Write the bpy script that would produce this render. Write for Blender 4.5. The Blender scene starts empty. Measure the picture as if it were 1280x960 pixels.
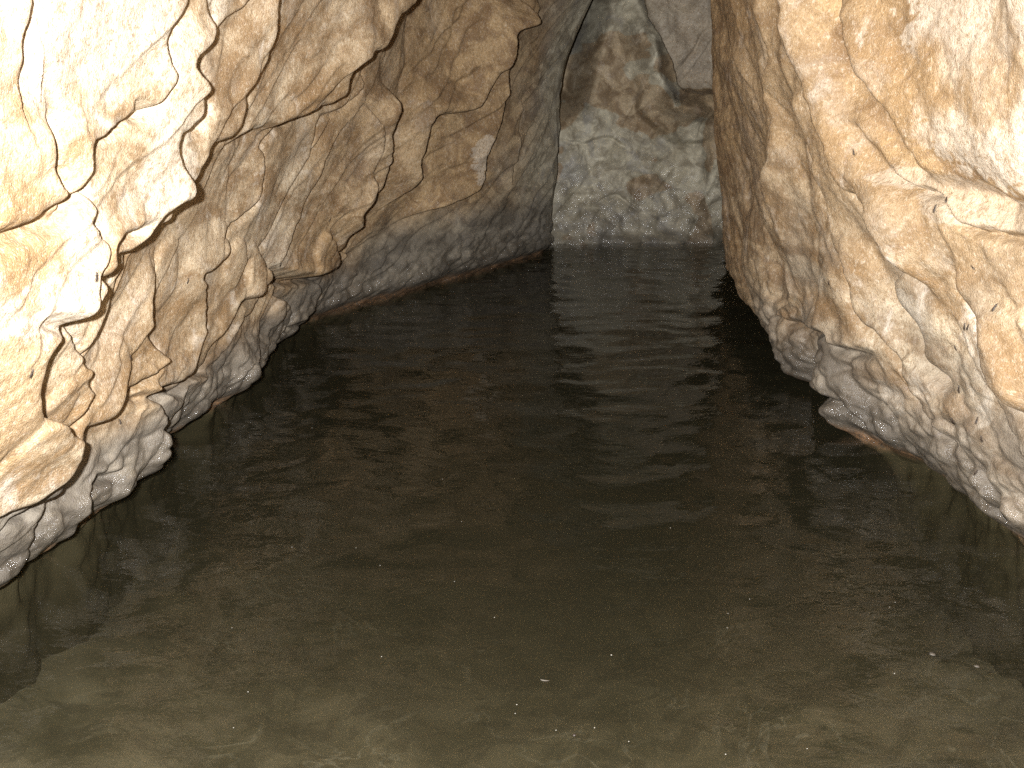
import bpy, math, random
import numpy as np

S = bpy.context.scene
# ------------------------------------------------------------------ camera
FPX, PITCH, CAM_H = 1256.0, math.radians(16.8), 1.2
cam = bpy.data.cameras.new('camera')
cam.sensor_width = 36.0
cam.lens = 36.0 * FPX / 1280.0
cam.clip_start, cam.clip_end = 0.02, 100.0
cam_o = bpy.data.objects.new('camera', cam)
cam_o.location = (0, 0, CAM_H)
cam_o.rotation_euler = (math.pi / 2 - PITCH, 0, 0)
S.collection.objects.link(cam_o)
S.camera = cam_o
# ------------------------------------------------------------------ world: the dark of the cave
W = bpy.data.worlds.new('World')
S.world = W
W.use_nodes = True
W.node_tree.nodes['Background'].inputs[0].default_value = (0.5, 0.45, 0.4, 1)
W.node_tree.nodes['Background'].inputs[1].default_value = 0.004
# ------------------------------------------------------------------ the flash that lights the photograph
fl = bpy.data.lights.new('flash', 'AREA')
fl.shape = 'RECTANGLE'
fl.size, fl.size_y = 0.034, 0.018
fl.energy = 355.0
fl.color = (0.965, 0.98, 1.0)
fl_o = bpy.data.objects.new('flash', fl)
fl_o.location = (-0.095, 0.02, CAM_H + 0.045)
fl_o.rotation_euler = (math.pi / 2 - PITCH + math.radians(6), 0, 0)
S.collection.objects.link(fl_o)
# ------------------------------------------------------------------ picture settings
S.view_settings.view_transform = 'Standard'
S.view_settings.look = 'None'
S.view_settings.exposure = 0.0
S.view_settings.gamma = 1.0
S.render.engine = 'CYCLES'
S.cycles.use_denoising = False
S.cycles.max_bounces = 6
S.cycles.diffuse_bounces = 3
S.cycles.glossy_bounces = 3
S.cycles.transparent_max_bounces = 8
S.cycles.volume_bounces = 1
S.cycles.caustics_reflective = False
S.cycles.caustics_refractive = False
S.cycles.sample_clamp_indirect = 4.0

# ================================================================== numeric helpers
def smooth(a, b, x):
    t = np.clip((x - a) / (b - a), 0, 1)
    return t * t * (3 - 2 * t)

def _lattice(seed):
    r = np.random.RandomState(seed)
    ang = r.rand(256 * 256).reshape(256, 256) * 2 * np.pi
    return np.cos(ang).astype(np.float32), np.sin(ang).astype(np.float32)
_LAT = {}
def perlin(u, v, seed=0):
    """2-D gradient noise, about -0.7..0.7"""
    if seed not in _LAT:
        _LAT[seed] = _lattice(seed)
    gx, gy = _LAT[seed]
    u = np.asarray(u, np.float32) + np.float32(71.3 + seed * 3.7)
    v = np.asarray(v, np.float32) + np.float32(93.1 + seed * 5.3)
    iu, iv = np.floor(u).astype(np.int32), np.floor(v).astype(np.int32)
    fu, fv = u - iu, v - iv
    a, b, c, d = iu & 255, iv & 255, (iu + 1) & 255, (iv + 1) & 255
    wu = fu * fu * fu * (fu * (fu * 6 - 15) + 10)
    wv = fv * fv * fv * (fv * (fv * 6 - 15) + 10)
    n00 = gx[a, b] * fu + gy[a, b] * fv
    n10 = gx[c, b] * (fu - 1) + gy[c, b] * fv
    n01 = gx[a, d] * fu + gy[a, d] * (fv - 1)
    n11 = gx[c, d] * (fu - 1) + gy[c, d] * (fv - 1)
    x0 = n00 + wu * (n10 - n00)
    x1 = n01 + wu * (n11 - n01)
    return x0 + wv * (x1 - x0)

def fbm(u, v, oct=3, seed=0, gain=0.5):
    s, a = 0, 1.0
    for k in range(oct):
        s = s + a * perlin(u * 2 ** k, v * 2 ** k, seed + k)
        a *= gain
    return s

def worley(u, v, seed=0):
    """distance to the nearest and second nearest scattered point"""
    r = np.random.RandomState(seed)
    px, py = r.rand(128, 128).astype(np.float32), r.rand(128, 128).astype(np.float32)
    u = np.asarray(u, np.float32) + 50; v = np.asarray(v, np.float32) + 50
    iu, iv = np.floor(u).astype(np.int32), np.floor(v).astype(np.int32)
    f1 = np.full(u.shape, 9, np.float32); f2 = f1.copy()
    for i in (-1, 0, 1):
        for j in (-1, 0, 1):
            a, b = (iu + i), (iv + j)
            d = (a + px[a & 127, b & 127] - u) ** 2 + (b + py[a & 127, b & 127] - v) ** 2
            f2 = np.minimum(f2, np.maximum(f1, d)); f1 = np.minimum(f1, d)
    return np.sqrt(f1), np.sqrt(f2)

def sheets(s, t, k, seed, warp=0.9, edge=0.07):
    """overlapping sheets: rises slowly along s, then drops sharply; 0..1"""
    w = s * k + warp * fbm(s * k * 0.40, t * k * 0.22, 3, seed) + 0.16 * perlin(s * k * 1.6, t * k * 1.3, seed + 9)
    c = np.floor(w); f = w - c
    amp = lambda q: 0.35 + 0.65 * np.clip(0.5 + 1.6 * perlin(q * 0.37 + 0.11, t * k * 0.35, seed + 5), 0, 1)
    return amp(c - 1) * (1 - smooth(0.0, edge, f)) + amp(c) * np.maximum(f - edge, 0) ** 1.35 / (1 - edge) ** 1.35

def catmull(P, per=6):
    P = np.asarray(P, float)
    if len(P) < 3:
        return P
    Q = np.vstack([2 * P[0] - P[1], P, 2 * P[-1] - P[-2]])
    out = []
    for i in range(1, len(Q) - 2):
        for k in range(per):
            t = k / per
            out.append(0.5 * (2 * Q[i] + (Q[i + 1] - Q[i - 1]) * t + (2 * Q[i - 1] - 5 * Q[i] + 4 * Q[i + 1] - Q[i + 2]) * t * t
                              + (3 * Q[i] - Q[i - 1] - 3 * Q[i + 1] + Q[i + 2]) * t ** 3))
    out.append(Q[-2])
    return np.array(out)

GAIN = 1.5
def ledge(H, U, V, pts, A, L, side=1, w=0.018, groove=0.8, taper=0.14):
    """a sheet of rock ending at the line pts: proud by A on one side, dying away over L, with a sharp drop and a crack at its foot.
    pts: rows (u, v[, amplitude factor])."""
    P = catmull(pts, 5)
    if P.shape[1] == 2:
        P = np.hstack([P, np.ones((len(P), 1))])
    reach = 3.2 * L
    lo, hi = P[:, :2].min(0) - reach, P[:, :2].max(0) + reach
    uax, vax = U[:, 0], V[0, :]
    i0, i1 = np.searchsorted(uax, lo[0]), np.searchsorted(uax, hi[0])
    j0, j1 = np.searchsorted(vax, lo[1]), np.searchsorted(vax, hi[1])
    if i1 - i0 < 2 or j1 - j0 < 2:
        return
    u = U[i0:i1, j0:j1].astype(np.float32); v = V[i0:i1, j0:j1].astype(np.float32)
    wu = 0.010 * perlin(u * 14, v * 14, 31) + 0.005 * perlin(u * 37, v * 37, 32)
    wv = 0.010 * perlin(u * 14, v * 14, 33) + 0.005 * perlin(u * 37, v * 37, 34)
    uu, vv = u + wu, v + wv
    best = np.full(u.shape, 1e9, np.float32); sg = np.zeros(u.shape, np.float32); am = np.zeros(u.shape, np.float32); wt = np.zeros(u.shape, np.float32)
    seg = np.hypot(np.diff(P[:, 0]), np.diff(P[:, 1])); cum = np.concatenate([[0], np.cumsum(seg)]); tot = cum[-1]
    for k in range(len(P) - 1):
        ax, ay, aa = P[k]; bx, by, ba = P[k + 1]
        dx, dy = bx - ax, by - ay
        l2 = dx * dx + dy * dy
        if l2 < 1e-12:
            continue
        t = np.clip(((uu - ax) * dx + (vv - ay) * dy) / l2, 0, 1)
        ex, ey = uu - (ax + t * dx), vv - (ay + t * dy)
        d = ex * ex + ey * ey
        m = d < best
        best = np.where(m, d, best)
        sg = np.where(m, np.sign(dx * ey - dy * ex), sg)
        fr = (cum[k] + t * seg[k]) / tot
        tp = smooth(0, taper, fr) * smooth(0, taper, 1 - fr)
        wk = (seg[k] + 1e-4) / (d + 0.0006) ** 2
        am += wk * (aa + t * (ba - aa)) * tp; wt += wk
    am = am / wt
    d = np.sqrt(best) * np.where(sg * side >= 0, 1.0, -1.0)
    up = (1 - smooth(2.0 * L, 3.1 * L, d)) * np.where(d >= 0, np.exp(-np.maximum(d, 0) / L) * (1 - 0.22 * np.exp(-np.maximum(d, 0) / (0.16 * L + 0.004))), 0)
    down = np.where(d < 0, 0.78 * smooth(-w, 0, d), 0)
    crack = -groove * np.minimum(A, 0.03) * np.exp(-((d + 1.3 * w) / (0.9 * w)) ** 2)
    H[i0:i1, j0:j1] += GAIN * (A * am * (up + down) + am * crack)

def line_distance(U, V, pts):
    P = catmull([p[:2] for p in pts], 3)
    best = np.full(U.shape, 1e9, np.float32)
    u, v = U.astype(np.float32), V.astype(np.float32)
    u = u + 0.015 * perlin(u * 9, v * 9, 41); v = v + 0.015 * perlin(u * 9, v * 9, 42)
    for (ax, ay), (bx, by) in zip(P[:-1], P[1:]):
        dx, dy = bx - ax, by - ay
        t = np.clip(((u - ax) * dx + (v - ay) * dy) / (dx * dx + dy * dy + 1e-12), 0, 1)
        best = np.minimum(best, (u - ax - t * dx) ** 2 + (v - ay - t * dy) ** 2)
    return np.sqrt(best)

def lumps(H, U, V, place, rows):
    for px, py, r, h in rows:
        u0, v0 = place([(px, py)], H, 0.7 * h)[0]
        d = ((U - u0) ** 2 + (V - v0) ** 2) / (r * r)
        H += h * np.where(d < 1, (1 - d) ** 1.5 if False else np.sqrt(np.clip(1 - d, 0, 1)) * smooth(1.0, 0.55, d), 0)

def ray(px, py):
    u = -(py - 480) / FPX
    c, s = math.cos(PITCH), math.sin(PITCH)
    return np.array([(px - 640) / FPX, c + u * s, -s + u * c])

def hit(px, py, g):
    """first point where the sight line through a photo pixel meets the surface g(x, y, z) = 0"""
    d = ray(px, py)
    t = np.linspace(0.6, 10, 6000)
    p = d[None] * t[:, None]; p[:, 2] += CAM_H
    q = g(p[:, 0], p[:, 1], p[:, 2])
    k = np.nonzero(np.sign(q[1:]) != np.sign(q[0]))[0]
    return p[k[0] + 1] if len(k) else p[-1]

# ================================================================== objects, names
def tag(o, label=None, cat=None, group=None, kind=None):
    if label: o['label'] = label
    if cat: o['category'] = cat
    if group: o['group'] = group
    if kind: o['kind'] = kind
    return o

def empty(name, loc=(0, 0, 0)):
    o = bpy.data.objects.new(name, None)
    o.location = loc
    S.collection.objects.link(o)
    return o

def mesh_object(name, co, quads, mat, parent=None, attrs=None, normals=None):
    me = bpy.data.meshes.new(name)
    n, m = len(co), len(quads)
    me.vertices.add(n); me.vertices.foreach_set('co', np.ascontiguousarray(co, np.float32).ravel())
    me.loops.add(m * 4); me.loops.foreach_set('vertex_index', np.ascontiguousarray(quads, np.int32).ravel())
    me.polygons.add(m)
    me.polygons.foreach_set('loop_start', np.arange(0, m * 4, 4, dtype=np.int32))
    me.update(calc_edges=True)
    me.polygons.foreach_set('use_smooth', np.ones(m, bool))
    for k, a in (attrs or {}).items():
        at = me.attributes.new(k, 'FLOAT', 'POINT')
        at.data.foreach_set('value', np.ascontiguousarray(a, np.float32).ravel())
    if normals is not None:
        me.normals_split_custom_set_from_vertices(normals)
    me.materials.append(mat)
    o = bpy.data.objects.new(name, me)
    S.collection.objects.link(o)
    if parent is not None:
        o.parent = parent
        o.matrix_parent_inverse = parent.matrix_basis.inverted()
    return o

def grid_quads(nu, nv, flip=False):
    i = np.arange(nu * nv, dtype=np.int32).reshape(nu, nv)
    q = np.stack([i[:-1, :-1], i[1:, :-1], i[1:, 1:], i[:-1, 1:]], -1).reshape(-1, 4)
    return q[:, ::-1] if flip else q

# ================================================================== materials
class NT:
    def __init__(s, name):
        s.m = bpy.data.materials.new(name); s.m.use_nodes = True
        s.t = s.m.node_tree; s.t.nodes.clear()
        s.out = s.n('ShaderNodeOutputMaterial')
    def n(s, typ, **kw):
        o = s.t.nodes.new(typ)
        for k, v in kw.items():
            setattr(o, k, v)
        return o
    def set(s, sock, v):
        if isinstance(v, bpy.types.NodeSocket):
            s.t.links.new(v, sock)
        elif v is not None:
            sock.default_value = v
    def math(s, op, a, b=None, clamp=False):
        o = s.n('ShaderNodeMath', operation=op, use_clamp=clamp)
        s.set(o.inputs[0], a)
        if b is not None: s.set(o.inputs[1], b)
        return o.outputs[0]
    def noise(s, vec, scale, detail=3, rough=0.55, dist=0.0):
        o = s.n('ShaderNodeTexNoise')
        s.set(o.inputs['Vector'], vec); s.set(o.inputs['Scale'], scale)
        s.set(o.inputs['Detail'], detail); s.set(o.inputs['Roughness'], rough); s.set(o.inputs['Distortion'], dist)
        return o.outputs['Fac']
    def ramp(s, fac, a, b, lo=0.0, hi=1.0):
        o = s.n('ShaderNodeMapRange', interpolation_type='SMOOTHSTEP')
        s.set(o.inputs[0], fac); s.set(o.inputs[1], a); s.set(o.inputs[2], b); s.set(o.inputs[3], lo); s.set(o.inputs[4], hi)
        return o.outputs[0]
    def mix(s, fac, a, b, mode='MIX'):
        o = s.n('ShaderNodeMix', data_type='RGBA', blend_type=mode)
        s.set(o.inputs[0], fac)
        for sock, v in ((o.inputs[6], a), (o.inputs[7], b)):
            s.set(sock, v if isinstance(v, bpy.types.NodeSocket) else (*v, 1.0))
        return o.outputs[2]
    def attr(s, name):
        return s.n('ShaderNodeAttribute', attribute_name=name).outputs['Fac']
    def mapping(s, vec, rot=(0, 0, 0), scale=(1, 1, 1)):
        o = s.n('ShaderNodeMapping')
        s.set(o.inputs['Vector'], vec)
        o.inputs['Rotation'].default_value = rot; o.inputs['Scale'].default_value = scale
        return o.outputs[0]

def rock_material(name):
    k = NT(name)
    pos = k.n('ShaderNodeNewGeometry').outputs['Position']
    streak = k.mapping(pos, rot=(math.radians(-42), 0, 0), scale=(1.0, 0.30, 1.0))
    big = k.noise(streak, 2.6, 4, 0.55, 0.6)
    mid = k.noise(streak, 9.0, 5, 0.6, 0.8)
    fine = k.noise(pos, 60.0, 5, 0.65)
    grit = k.noise(pos, 230.0, 3, 0.7)
    patch = k.noise(pos, 5.0, 5, 0.6, 1.2)
    # limestone: cream, tan, ochre, brown
    c = k.mix(k.ramp(mid, 0.36, 0.64), (0.225, 0.142, 0.070), (0.48, 0.385, 0.262))
    c = k.mix(k.math('MULTIPLY', k.ramp(big, 0.47, 0.64), 0.75), c, (0.23, 0.13, 0.05))
    c = k.mix(k.math('MULTIPLY', k.ramp(patch, 0.55, 0.70), 0.75), c, (0.62, 0.55, 0.46))
    c = k.mix(k.math('MULTIPLY', k.attr('ochre'), k.ramp(mid, 0.25, 0.6)), c, (0.29, 0.18, 0.08))
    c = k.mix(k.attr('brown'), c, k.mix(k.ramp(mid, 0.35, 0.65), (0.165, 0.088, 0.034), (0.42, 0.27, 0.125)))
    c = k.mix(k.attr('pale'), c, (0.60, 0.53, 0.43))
    # purplish grey clay film
    gp = k.noise(pos, 3.4, 6, 0.62, 0.8)
    c = k.mix(k.math('MULTIPLY', k.math('MULTIPLY', k.ramp(gp, 0.52, 0.66), 0.38), k.ramp(k.attr('brown'), 0.2, 0.8, 1.0, 0.25)), c, (0.34, 0.285, 0.225))
    sp = k.ramp(fine, 0.56, 0.72)
    c = k.mix(k.math('MULTIPLY', sp, 0.65), c, (0.24, 0.16, 0.115))
    c = k.mix(k.math('MULTIPLY', k.ramp(grit, 0.52, 0.68), 0.4), c, (0.30, 0.22, 0.15))
    c = k.mix(k.math('MULTIPLY', k.ramp(grit, 0.46, 0.34), 0.28), c, (0.68, 0.60, 0.47))
    mott = k.noise(pos, 75.0, 6, 0.72, 0.6)
    c = k.mix(k.math('MULTIPLY', k.ramp(mott, 0.49, 0.62), 0.65), c, (0.215, 0.135, 0.065))
    c = k.mix(k.math('MULTIPLY', k.ramp(mott, 0.46, 0.34), 0.35), c, (0.66, 0.58, 0.46))
    # olive grey rock of the far end
    ol = k.mix(k.ramp(mid, 0.36, 0.66), (0.27, 0.232, 0.165), (0.53, 0.475, 0.35))
    ol = k.mix(k.math('MULTIPLY', k.ramp(gp, 0.50, 0.64), 0.55), ol, (0.26, 0.25, 0.235))
    ol = k.mix(k.math('MULTIPLY', k.ramp(patch, 0.54, 0.70), 0.7), ol, (0.70, 0.64, 0.49))
    ol = k.mix(k.math('MULTIPLY', k.ramp(fine, 0.55, 0.75), 0.35), ol, (0.13, 0.11, 0.075))
    c = k.mix(k.attr('olive'), c, ol)
    # grey band that the water wets
    gr = k.mix(k.ramp(mid, 0.35, 0.65), (0.085, 0.073, 0.057), (0.17, 0.147, 0.117))
    gr = k.mix(k.math('MULTIPLY', k.ramp(fine, 0.52, 0.7), 0.4), gr, (0.10, 0.085, 0.08))
    gr = k.mix(k.math('MULTIPLY', k.ramp(patch, 0.55, 0.7), 0.5), gr, (0.25, 0.205, 0.145))
    c = k.mix(k.attr('tide'), c, gr)
    c = k.mix(k.math('MULTIPLY', k.attr('damp'), k.ramp(mid, 0.25, 0.6, 0.5, 0.85)), c, (0.062, 0.052, 0.040))
    c = k.mix(k.math('MULTIPLY', k.attr('rust'), k.ramp(fine, 0.3, 0.6)), c, (0.27, 0.145, 0.07))
    c = k.mix(k.attr('silt'), c, (0.052, 0.043, 0.022))
    bs = k.n('ShaderNodeBsdfPrincipled')
    k.set(bs.inputs['Base Color'], c)
    wet = k.math('MULTIPLY', k.attr('wet'), k.ramp(k.noise(pos, 26, 3), 0.38, 0.55))
    damp = k.math('MAXIMUM', wet, k.math('MULTIPLY', k.ramp(k.noise(pos, 14, 4, 0.6), 0.52, 0.66), 0.62))
    damp = k.math('MULTIPLY', damp, k.ramp(k.attr('silt'), 0.0, 0.6, 1.0, 0.0))
    k.set(bs.inputs['Roughness'], k.ramp(damp, 0, 1, 0.66, 0.14))
    k.set(bs.inputs['Specular IOR Level'], k.math('MULTIPLY', k.ramp(damp, 0, 1, 0.3, 0.8), k.ramp(k.attr('silt'), 0.0, 0.6, 1.0, 0.1)))
    b1 = k.n('ShaderNodeBump'); k.set(b1.inputs['Strength'], 0.6); k.set(b1.inputs['Distance'], 0.006)
    k.set(b1.inputs['Height'], k.noise(pos, 48, 5, 0.6, 0.4))
    b2 = k.n('ShaderNodeBump'); k.set(b2.inputs['Strength'], 1.0); k.set(b2.inputs['Distance'], 0.004)
    k.set(b2.inputs['Height'], grit); k.t.links.new(b1.outputs[0], b2.inputs['Normal'])
    k.t.links.new(b2.outputs[0], bs.inputs['Normal'])
    k.t.links.new(bs.outputs[0], k.out.inputs['Surface'])
    return k.m
ROCK = rock_material('wet_limestone')

def water_material():
    k = NT('cave_water')
    pos = k.n('ShaderNodeNewGeometry').outputs['Position']
    fr = k.n('ShaderNodeFresnel'); bf = k.n('ShaderNodeNewGeometry').outputs['Backfacing']; k.set(fr.inputs['IOR'], k.ramp(bf, 0, 1, 1.33, 1 / 1.33))
    gl = k.n('ShaderNodeBsdfGlossy'); gl.inputs['Roughness'].default_value = 0.02
    tr = k.n('ShaderNodeBsdfTransparent')
    b = k.n('ShaderNodeBump'); b.inputs['Strength'].default_value = 0.35; b.inputs['Distance'].default_value = 0.004
    k.set(b.inputs['Height'], k.noise(k.mapping(pos, scale=(1, 1.6, 1)), 22, 3, 0.5, 0.5))
    k.t.links.new(b.outputs[0], gl.inputs['Normal']); k.t.links.new(b.outputs[0], fr.inputs['Normal'])
    mx = k.n('ShaderNodeMixShader')
    k.t.links.new(fr.outputs[0], mx.inputs[0]); k.t.links.new(tr.outputs[0], mx.inputs[1]); k.t.links.new(gl.outputs[0], mx.inputs[2])
    k.t.links.new(mx.outputs[0], k.out.inputs['Surface'])
    v = k.n('ShaderNodeVolumePrincipled')
    v.inputs['Color'].default_value = (0.046, 0.041, 0.023, 1)
    v.inputs['Density'].default_value = 1.25
    v.inputs['Anisotropy'].default_value = 0.0
    k.t.links.new(v.outputs[0], k.out.inputs['Volume'])
    return k.m

def silt_material():
    k = NT('brown_silt')
    pos = k.n('ShaderNodeNewGeometry').outputs['Position']
    n = k.noise(pos, 3.0, 5, 0.6, 1.0)
    c = k.mix(k.ramp(n, 0.35, 0.65), (0.15, 0.128, 0.062), (0.30, 0.255, 0.14))
    r = k.noise(pos, 2.3, 3, 0.5, 2.2)                       # pale curls painted on the bed, standing in for ripple reflections and caustics
    th = k.ramp(k.math('ABSOLUTE', k.math('SUBTRACT', r, 0.5)), 0.0, 0.022, 1.0, 0.0)
    th = k.math('MULTIPLY', th, k.ramp(k.noise(pos, 1.7, 2), 0.42, 0.6, 0.0, 0.75))
    c = k.mix(th, c, (0.50, 0.45, 0.29))
    c = k.mix(k.ramp(k.noise(pos, 7.0, 4, 0.6, 1.5), 0.50, 0.62, 0.0, 0.55), c, (0.085, 0.072, 0.036))
    bs = k.n('ShaderNodeBsdfPrincipled'); k.set(bs.inputs['Base Color'], c); bs.inputs['Roughness'].default_value = 0.9
    k.t.links.new(bs.outputs[0], k.out.inputs['Surface'])
    return k.m

# ================================================================== the cave's shape: two leaning walls, a far end
def interp(y, ys, vs):
    return np.interp(y, ys, vs)

def X_left(y, z):
    xw = interp(y, [-1, 0, 2.2, 3.3, 4.5, 5.15, 5.7, 6.37, 7.25, 7.4, 7.55, 8.2], [-1.35, -1.3, -1.25, -1.2, -1.1, -1.04, -0.74, -0.26, 0.27, 0.30, 0.1, -0.2])
    lean = interp(y, [0, 5.0, 6.2, 7.3], [0.38, 0.37, 0.20, 0.0])
    q = interp(y, [5.8, 7.3], [0.0, 0.026])
    zz = np.maximum(z, -0.1)
    x = xw + lean * zz + q * np.clip(zz, 0, 2.2) ** 4
    top = interp(y, [0, 7], [0.1, 0.75])
    return x + (top - x) * smooth(1.75, 2.9, z)

def X_right(y, z):
    xw = interp(y, [-1, 0, 2.4, 2.9, 3.4, 4.4, 5.2, 6.25, 6.5, 7.0, 8.5], [1.5, 1.46, 1.38, 1.34, 1.2, 1.2, 1.19, 1.33, 1.5, 1.95, 2.1])
    lean = interp(y, [0, 3.5, 5, 6.25, 7], [-0.30, -0.26, -0.16, -0.02, 0.0])
    q = interp(y, [4.5, 6.2, 7], [0.0, -0.014, -0.02])
    zz = np.maximum(z, -0.1)
    x = xw + lean * zz + q * np.clip(zz, 0, 2.2) ** 4
    top = interp(y, [0, 7], [0.1, 0.75])
    return x + (top - x) * smooth(1.75, 2.9, z)

def Y_back(x, z):
    return 7.74 + 0.12 * (x - 0.4) + 0.10 * np.maximum(z, 0)

def y_axis(far, c=0.0014, big=0.009, small=0.0028):
    ys = list(np.arange(-0.6, 0.75, 0.03)); y = 0.75
    while y < far:
        ys.append(y); y += min(max(c * y * y, small), big)
    return np.array(ys)
def z_axis(low, d=0.005):
    return np.concatenate([np.arange(low, -0.06, 0.02), np.arange(-0.06, 1.85, d), np.arange(1.85, 2.95, 0.03)])

def sampled(H, ua, va, u, v):
    return H[np.clip(np.searchsorted(ua, u), 0, len(ua) - 1), np.clip(np.searchsorted(va, v), 0, len(va) - 1)]
def onL(pts, H=None, off=0.0):
    g = lambda x, y, z: x - X_left(y, z) - off - (0 if H is None else sampled(H, ya, za, y, z))
    return [(*hit(p[0], p[1], g)[1:3], *p[2:]) for p in pts]
def onR(pts, H=None, off=0.0):
    g = lambda x, y, z: x - X_right(y, z) + off + (0 if H is None else sampled(H, yr, zr, y, z))
    return [(*hit(p[0], p[1], g)[1:3], *p[2:]) for p in pts]
def onB(pts, H=None, off=0.0):
    g = lambda x, y, z: y - Y_back(x, z) + off + (0 if H is None else sampled(H, xb, zbk, x, z))
    return [(*hit(p[0], p[1], g)[0:3:2], *p[2:]) for p in pts]
def calm(H, n=1):
    for _ in range(n):
        P = np.pad(H, 1, mode='edge')
        P = 0.25 * P[:-2] + 0.5 * P[1:-1] + 0.25 * P[2:]
        H = 0.25 * P[:, :-2] + 0.5 * P[:, 1:-1] + 0.25 * P[:, 2:]
    return H

def project(co):
    x, y, z = co[..., 0], co[..., 1], co[..., 2] - CAM_H
    c, s = math.cos(PITCH), math.sin(PITCH)
    f = np.maximum(y * c - z * s, 1e-3); u = y * s + z * c
    return 640 + FPX * x / f, 480 - FPX * u / f

# ------------------------------------------------------------------ left wall
ya, za = y_axis(7.95), z_axis(-0.5)
Yl, Zl = np.meshgrid(ya, za, indexing='ij')
Yf, Zf = Yl.astype(np.float32), Zl.astype(np.float32)
a = math.radians(40)
s_, t_ = (math.sin(a) * Yf - math.cos(a) * Zf), (math.cos(a) * Yf + math.sin(a) * Zf)   # across and along the beds
H = 0.055 * fbm(Yf * 0.9, Zf * 1.1, 2, 1)
mod = np.clip(0.55 + 1.3 * fbm(Yf * 0.8, Zf * 0.9, 2, 60), 0.1, 1)
H += 0.036 * mod * sheets(s_, t_, 3.4, 11, 1.0)
H += 0.015 * np.clip(0.3 + 1.8 * perlin(Yf * 1.7, Zf * 1.7, 61), 0, 1) * sheets(s_, t_, 8.5, 17, 1.3)
H += 0.020 * fbm(s_ * 4.0, t_ * 1.5, 2, 23) + 0.008 * fbm(s_ * 11, t_ * 6, 2, 25) + 0.0032 * fbm(Yf * 28, Zf * 32, 3, 27) + 0.0010 * fbm(Yf * 90, Zf * 90, 2, 29)
def L(pts, A, Ln, side=-1, **kw):
    ledge(H, Yl, Zl, onL(pts, None, 0.02 + 0.6 * A * GAIN), A, Ln, side, **kw)
# the traced beds (photo pixels put onto the wall); third value = relative height of the step there
L([(540,-60,1),(516,0,1),(497,19,1),(477,59,1),(466,64,0.9),(453,94,0.8),(447,119,0.7),(431,131,0.5),(400,150,0.35),(371,158,0.3),(345,185,0.3)], 0.15, 0.28, w=0.025, taper=0.08)
L([(305,-80,1),(270,0,1),(268,30,1),(259,49,1),(240,71,1),(235,84,1),(240,112,1.2),(238,142,1.2),(221,161,1),(206,180,1),(208,202,1.1),(205,244,1.3),(187,262,1.2),(169,289,1.2),(157,304,1),(131,322,1),(109,337,1),(98,375,1.1),(80,395,1.1),(60,416,1.2),(32,462,1.3),(30,512,1.3),(60,549,1.4),(62,577,1.5),(46,604,1.4),(23,632,1.2),(-20,650,1)], 0.054, 0.17, w=0.018)
L([(380,-80),(352,0),(347,30),(339,68),(330,90),(311,120),(309,131),(302,161),(285,174),(266,180),(255,199),(244,221),(225,236),(210,259),(204,274),(185,285),(165,305)], 0.05, 0.14, w=0.018)
L([(258,100),(262,60),(268,35)], 0.015, 0.05)
L([(255,98),(250,135),(243,150)], 0.02, 0.05)
L([(480,56),(461,64),(446,86),(405,127),(371,150),(345,180),(345,202),(334,247),(311,270),(285,300),(270,341)], 0.02, 0.06)
L([(455,75),(450,109),(431,131),(409,146),(401,176),(394,202)], 0.02, 0.06)
L([(454,116,0.6),(457,169,0.8),(448,206,1),(437,244,1),(424,270,1),(426,296,1),(412,315,1.1),(405,334,1.2),(375,345,1.2),(350,340,0.8)], 0.035, 0.09)
L([(503,94),(491,137),(483,172),(478,203),(467,237),(450,259),(450,285)], 0.12, 0.18)
L([(660,-20),(650,25),(625,41),(619,72),(597,109),(587,128),(575,137),(541,144),(531,159),(525,187),(519,203),(517,231),(506,250),(492,272)], 0.14, 0.2)
L([(700,-10),(672,20),(641,50),(630,103),(628,131),(619,162),(605,194),(603,231),(584,247),(556,259),(520,280)], 0.12, 0.18)
L([(660,120),(650,170),(643,210),(640,250)], 0.03, 0.08)
# left upper, thin creases in the blown-out sheets
L([(62,0),(48,30),(42,42),(36,60),(34,90)], 0.02, 0.08, w=0.03)
L([(60,140),(53,175),(48,210),(54,240),(45,250),(20,270),(0,279),(-30,290)], 0.03, 0.09, w=0.03)
L([(237,0),(215,18),(198,40),(193,60),(194,95),(185,115),(175,128),(160,122),(152,140),(138,152),(120,165),(103,178),(97,190),(97,203),(85,225),(68,248),(62,262),(40,270)], 0.03, 0.09)
L([(90,225),(86,260),(80,280),(90,305),(80,330),(70,350),(62,380),(52,392),(25,390)], 0.03, 0.08)
L([(160,266),(150,272),(140,280),(126,288),(115,292),(100,310),(98,335),(80,342),(82,365),(60,395),(40,420)], 0.025, 0.06)
L([(170,300),(153,320),(145,350),(135,375),(125,398),(108,425),(96,450),(90,480),(95,495),(85,520),(70,545)], 0.022, 0.06)
L([(75,395),(80,430),(90,465),(96,485),(90,500),(78,525),(64,550)], 0.022, 0.06)
L([(232,300),(225,330),(212,352),(200,385),(196,420),(205,445),(196,460),(175,478),(160,492),(140,515),(119,528),(105,533),(100,560),(92,580),(75,606),(56,622),(37,640),(21,664),(10,700)], 0.05, 0.12)
L([(312,272),(305,300),(285,330),(266,345),(268,362),(261,402),(257,418),(245,445),(236,462),(229,471),(202,483),(172,492)], 0.05, 0.12)
L([(400,290),(406,318),(405,335),(385,345),(362,338),(345,325)], 0.03, 0.07)
L([(338,325),(341,340),(337,352),(322,366),(300,378),(293,395),(275,418),(262,432)], 0.035, 0.08)
L([(395,350),(397,365),(385,390),(365,408)], 0.03, 0.06)
L([(348,370),(365,385),(362,405),(350,425)], 0.022, 0.05)
L([(193,485),(195,522),(183,581),(177,602)], 0.05, 0.10, taper=0.05)
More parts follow.
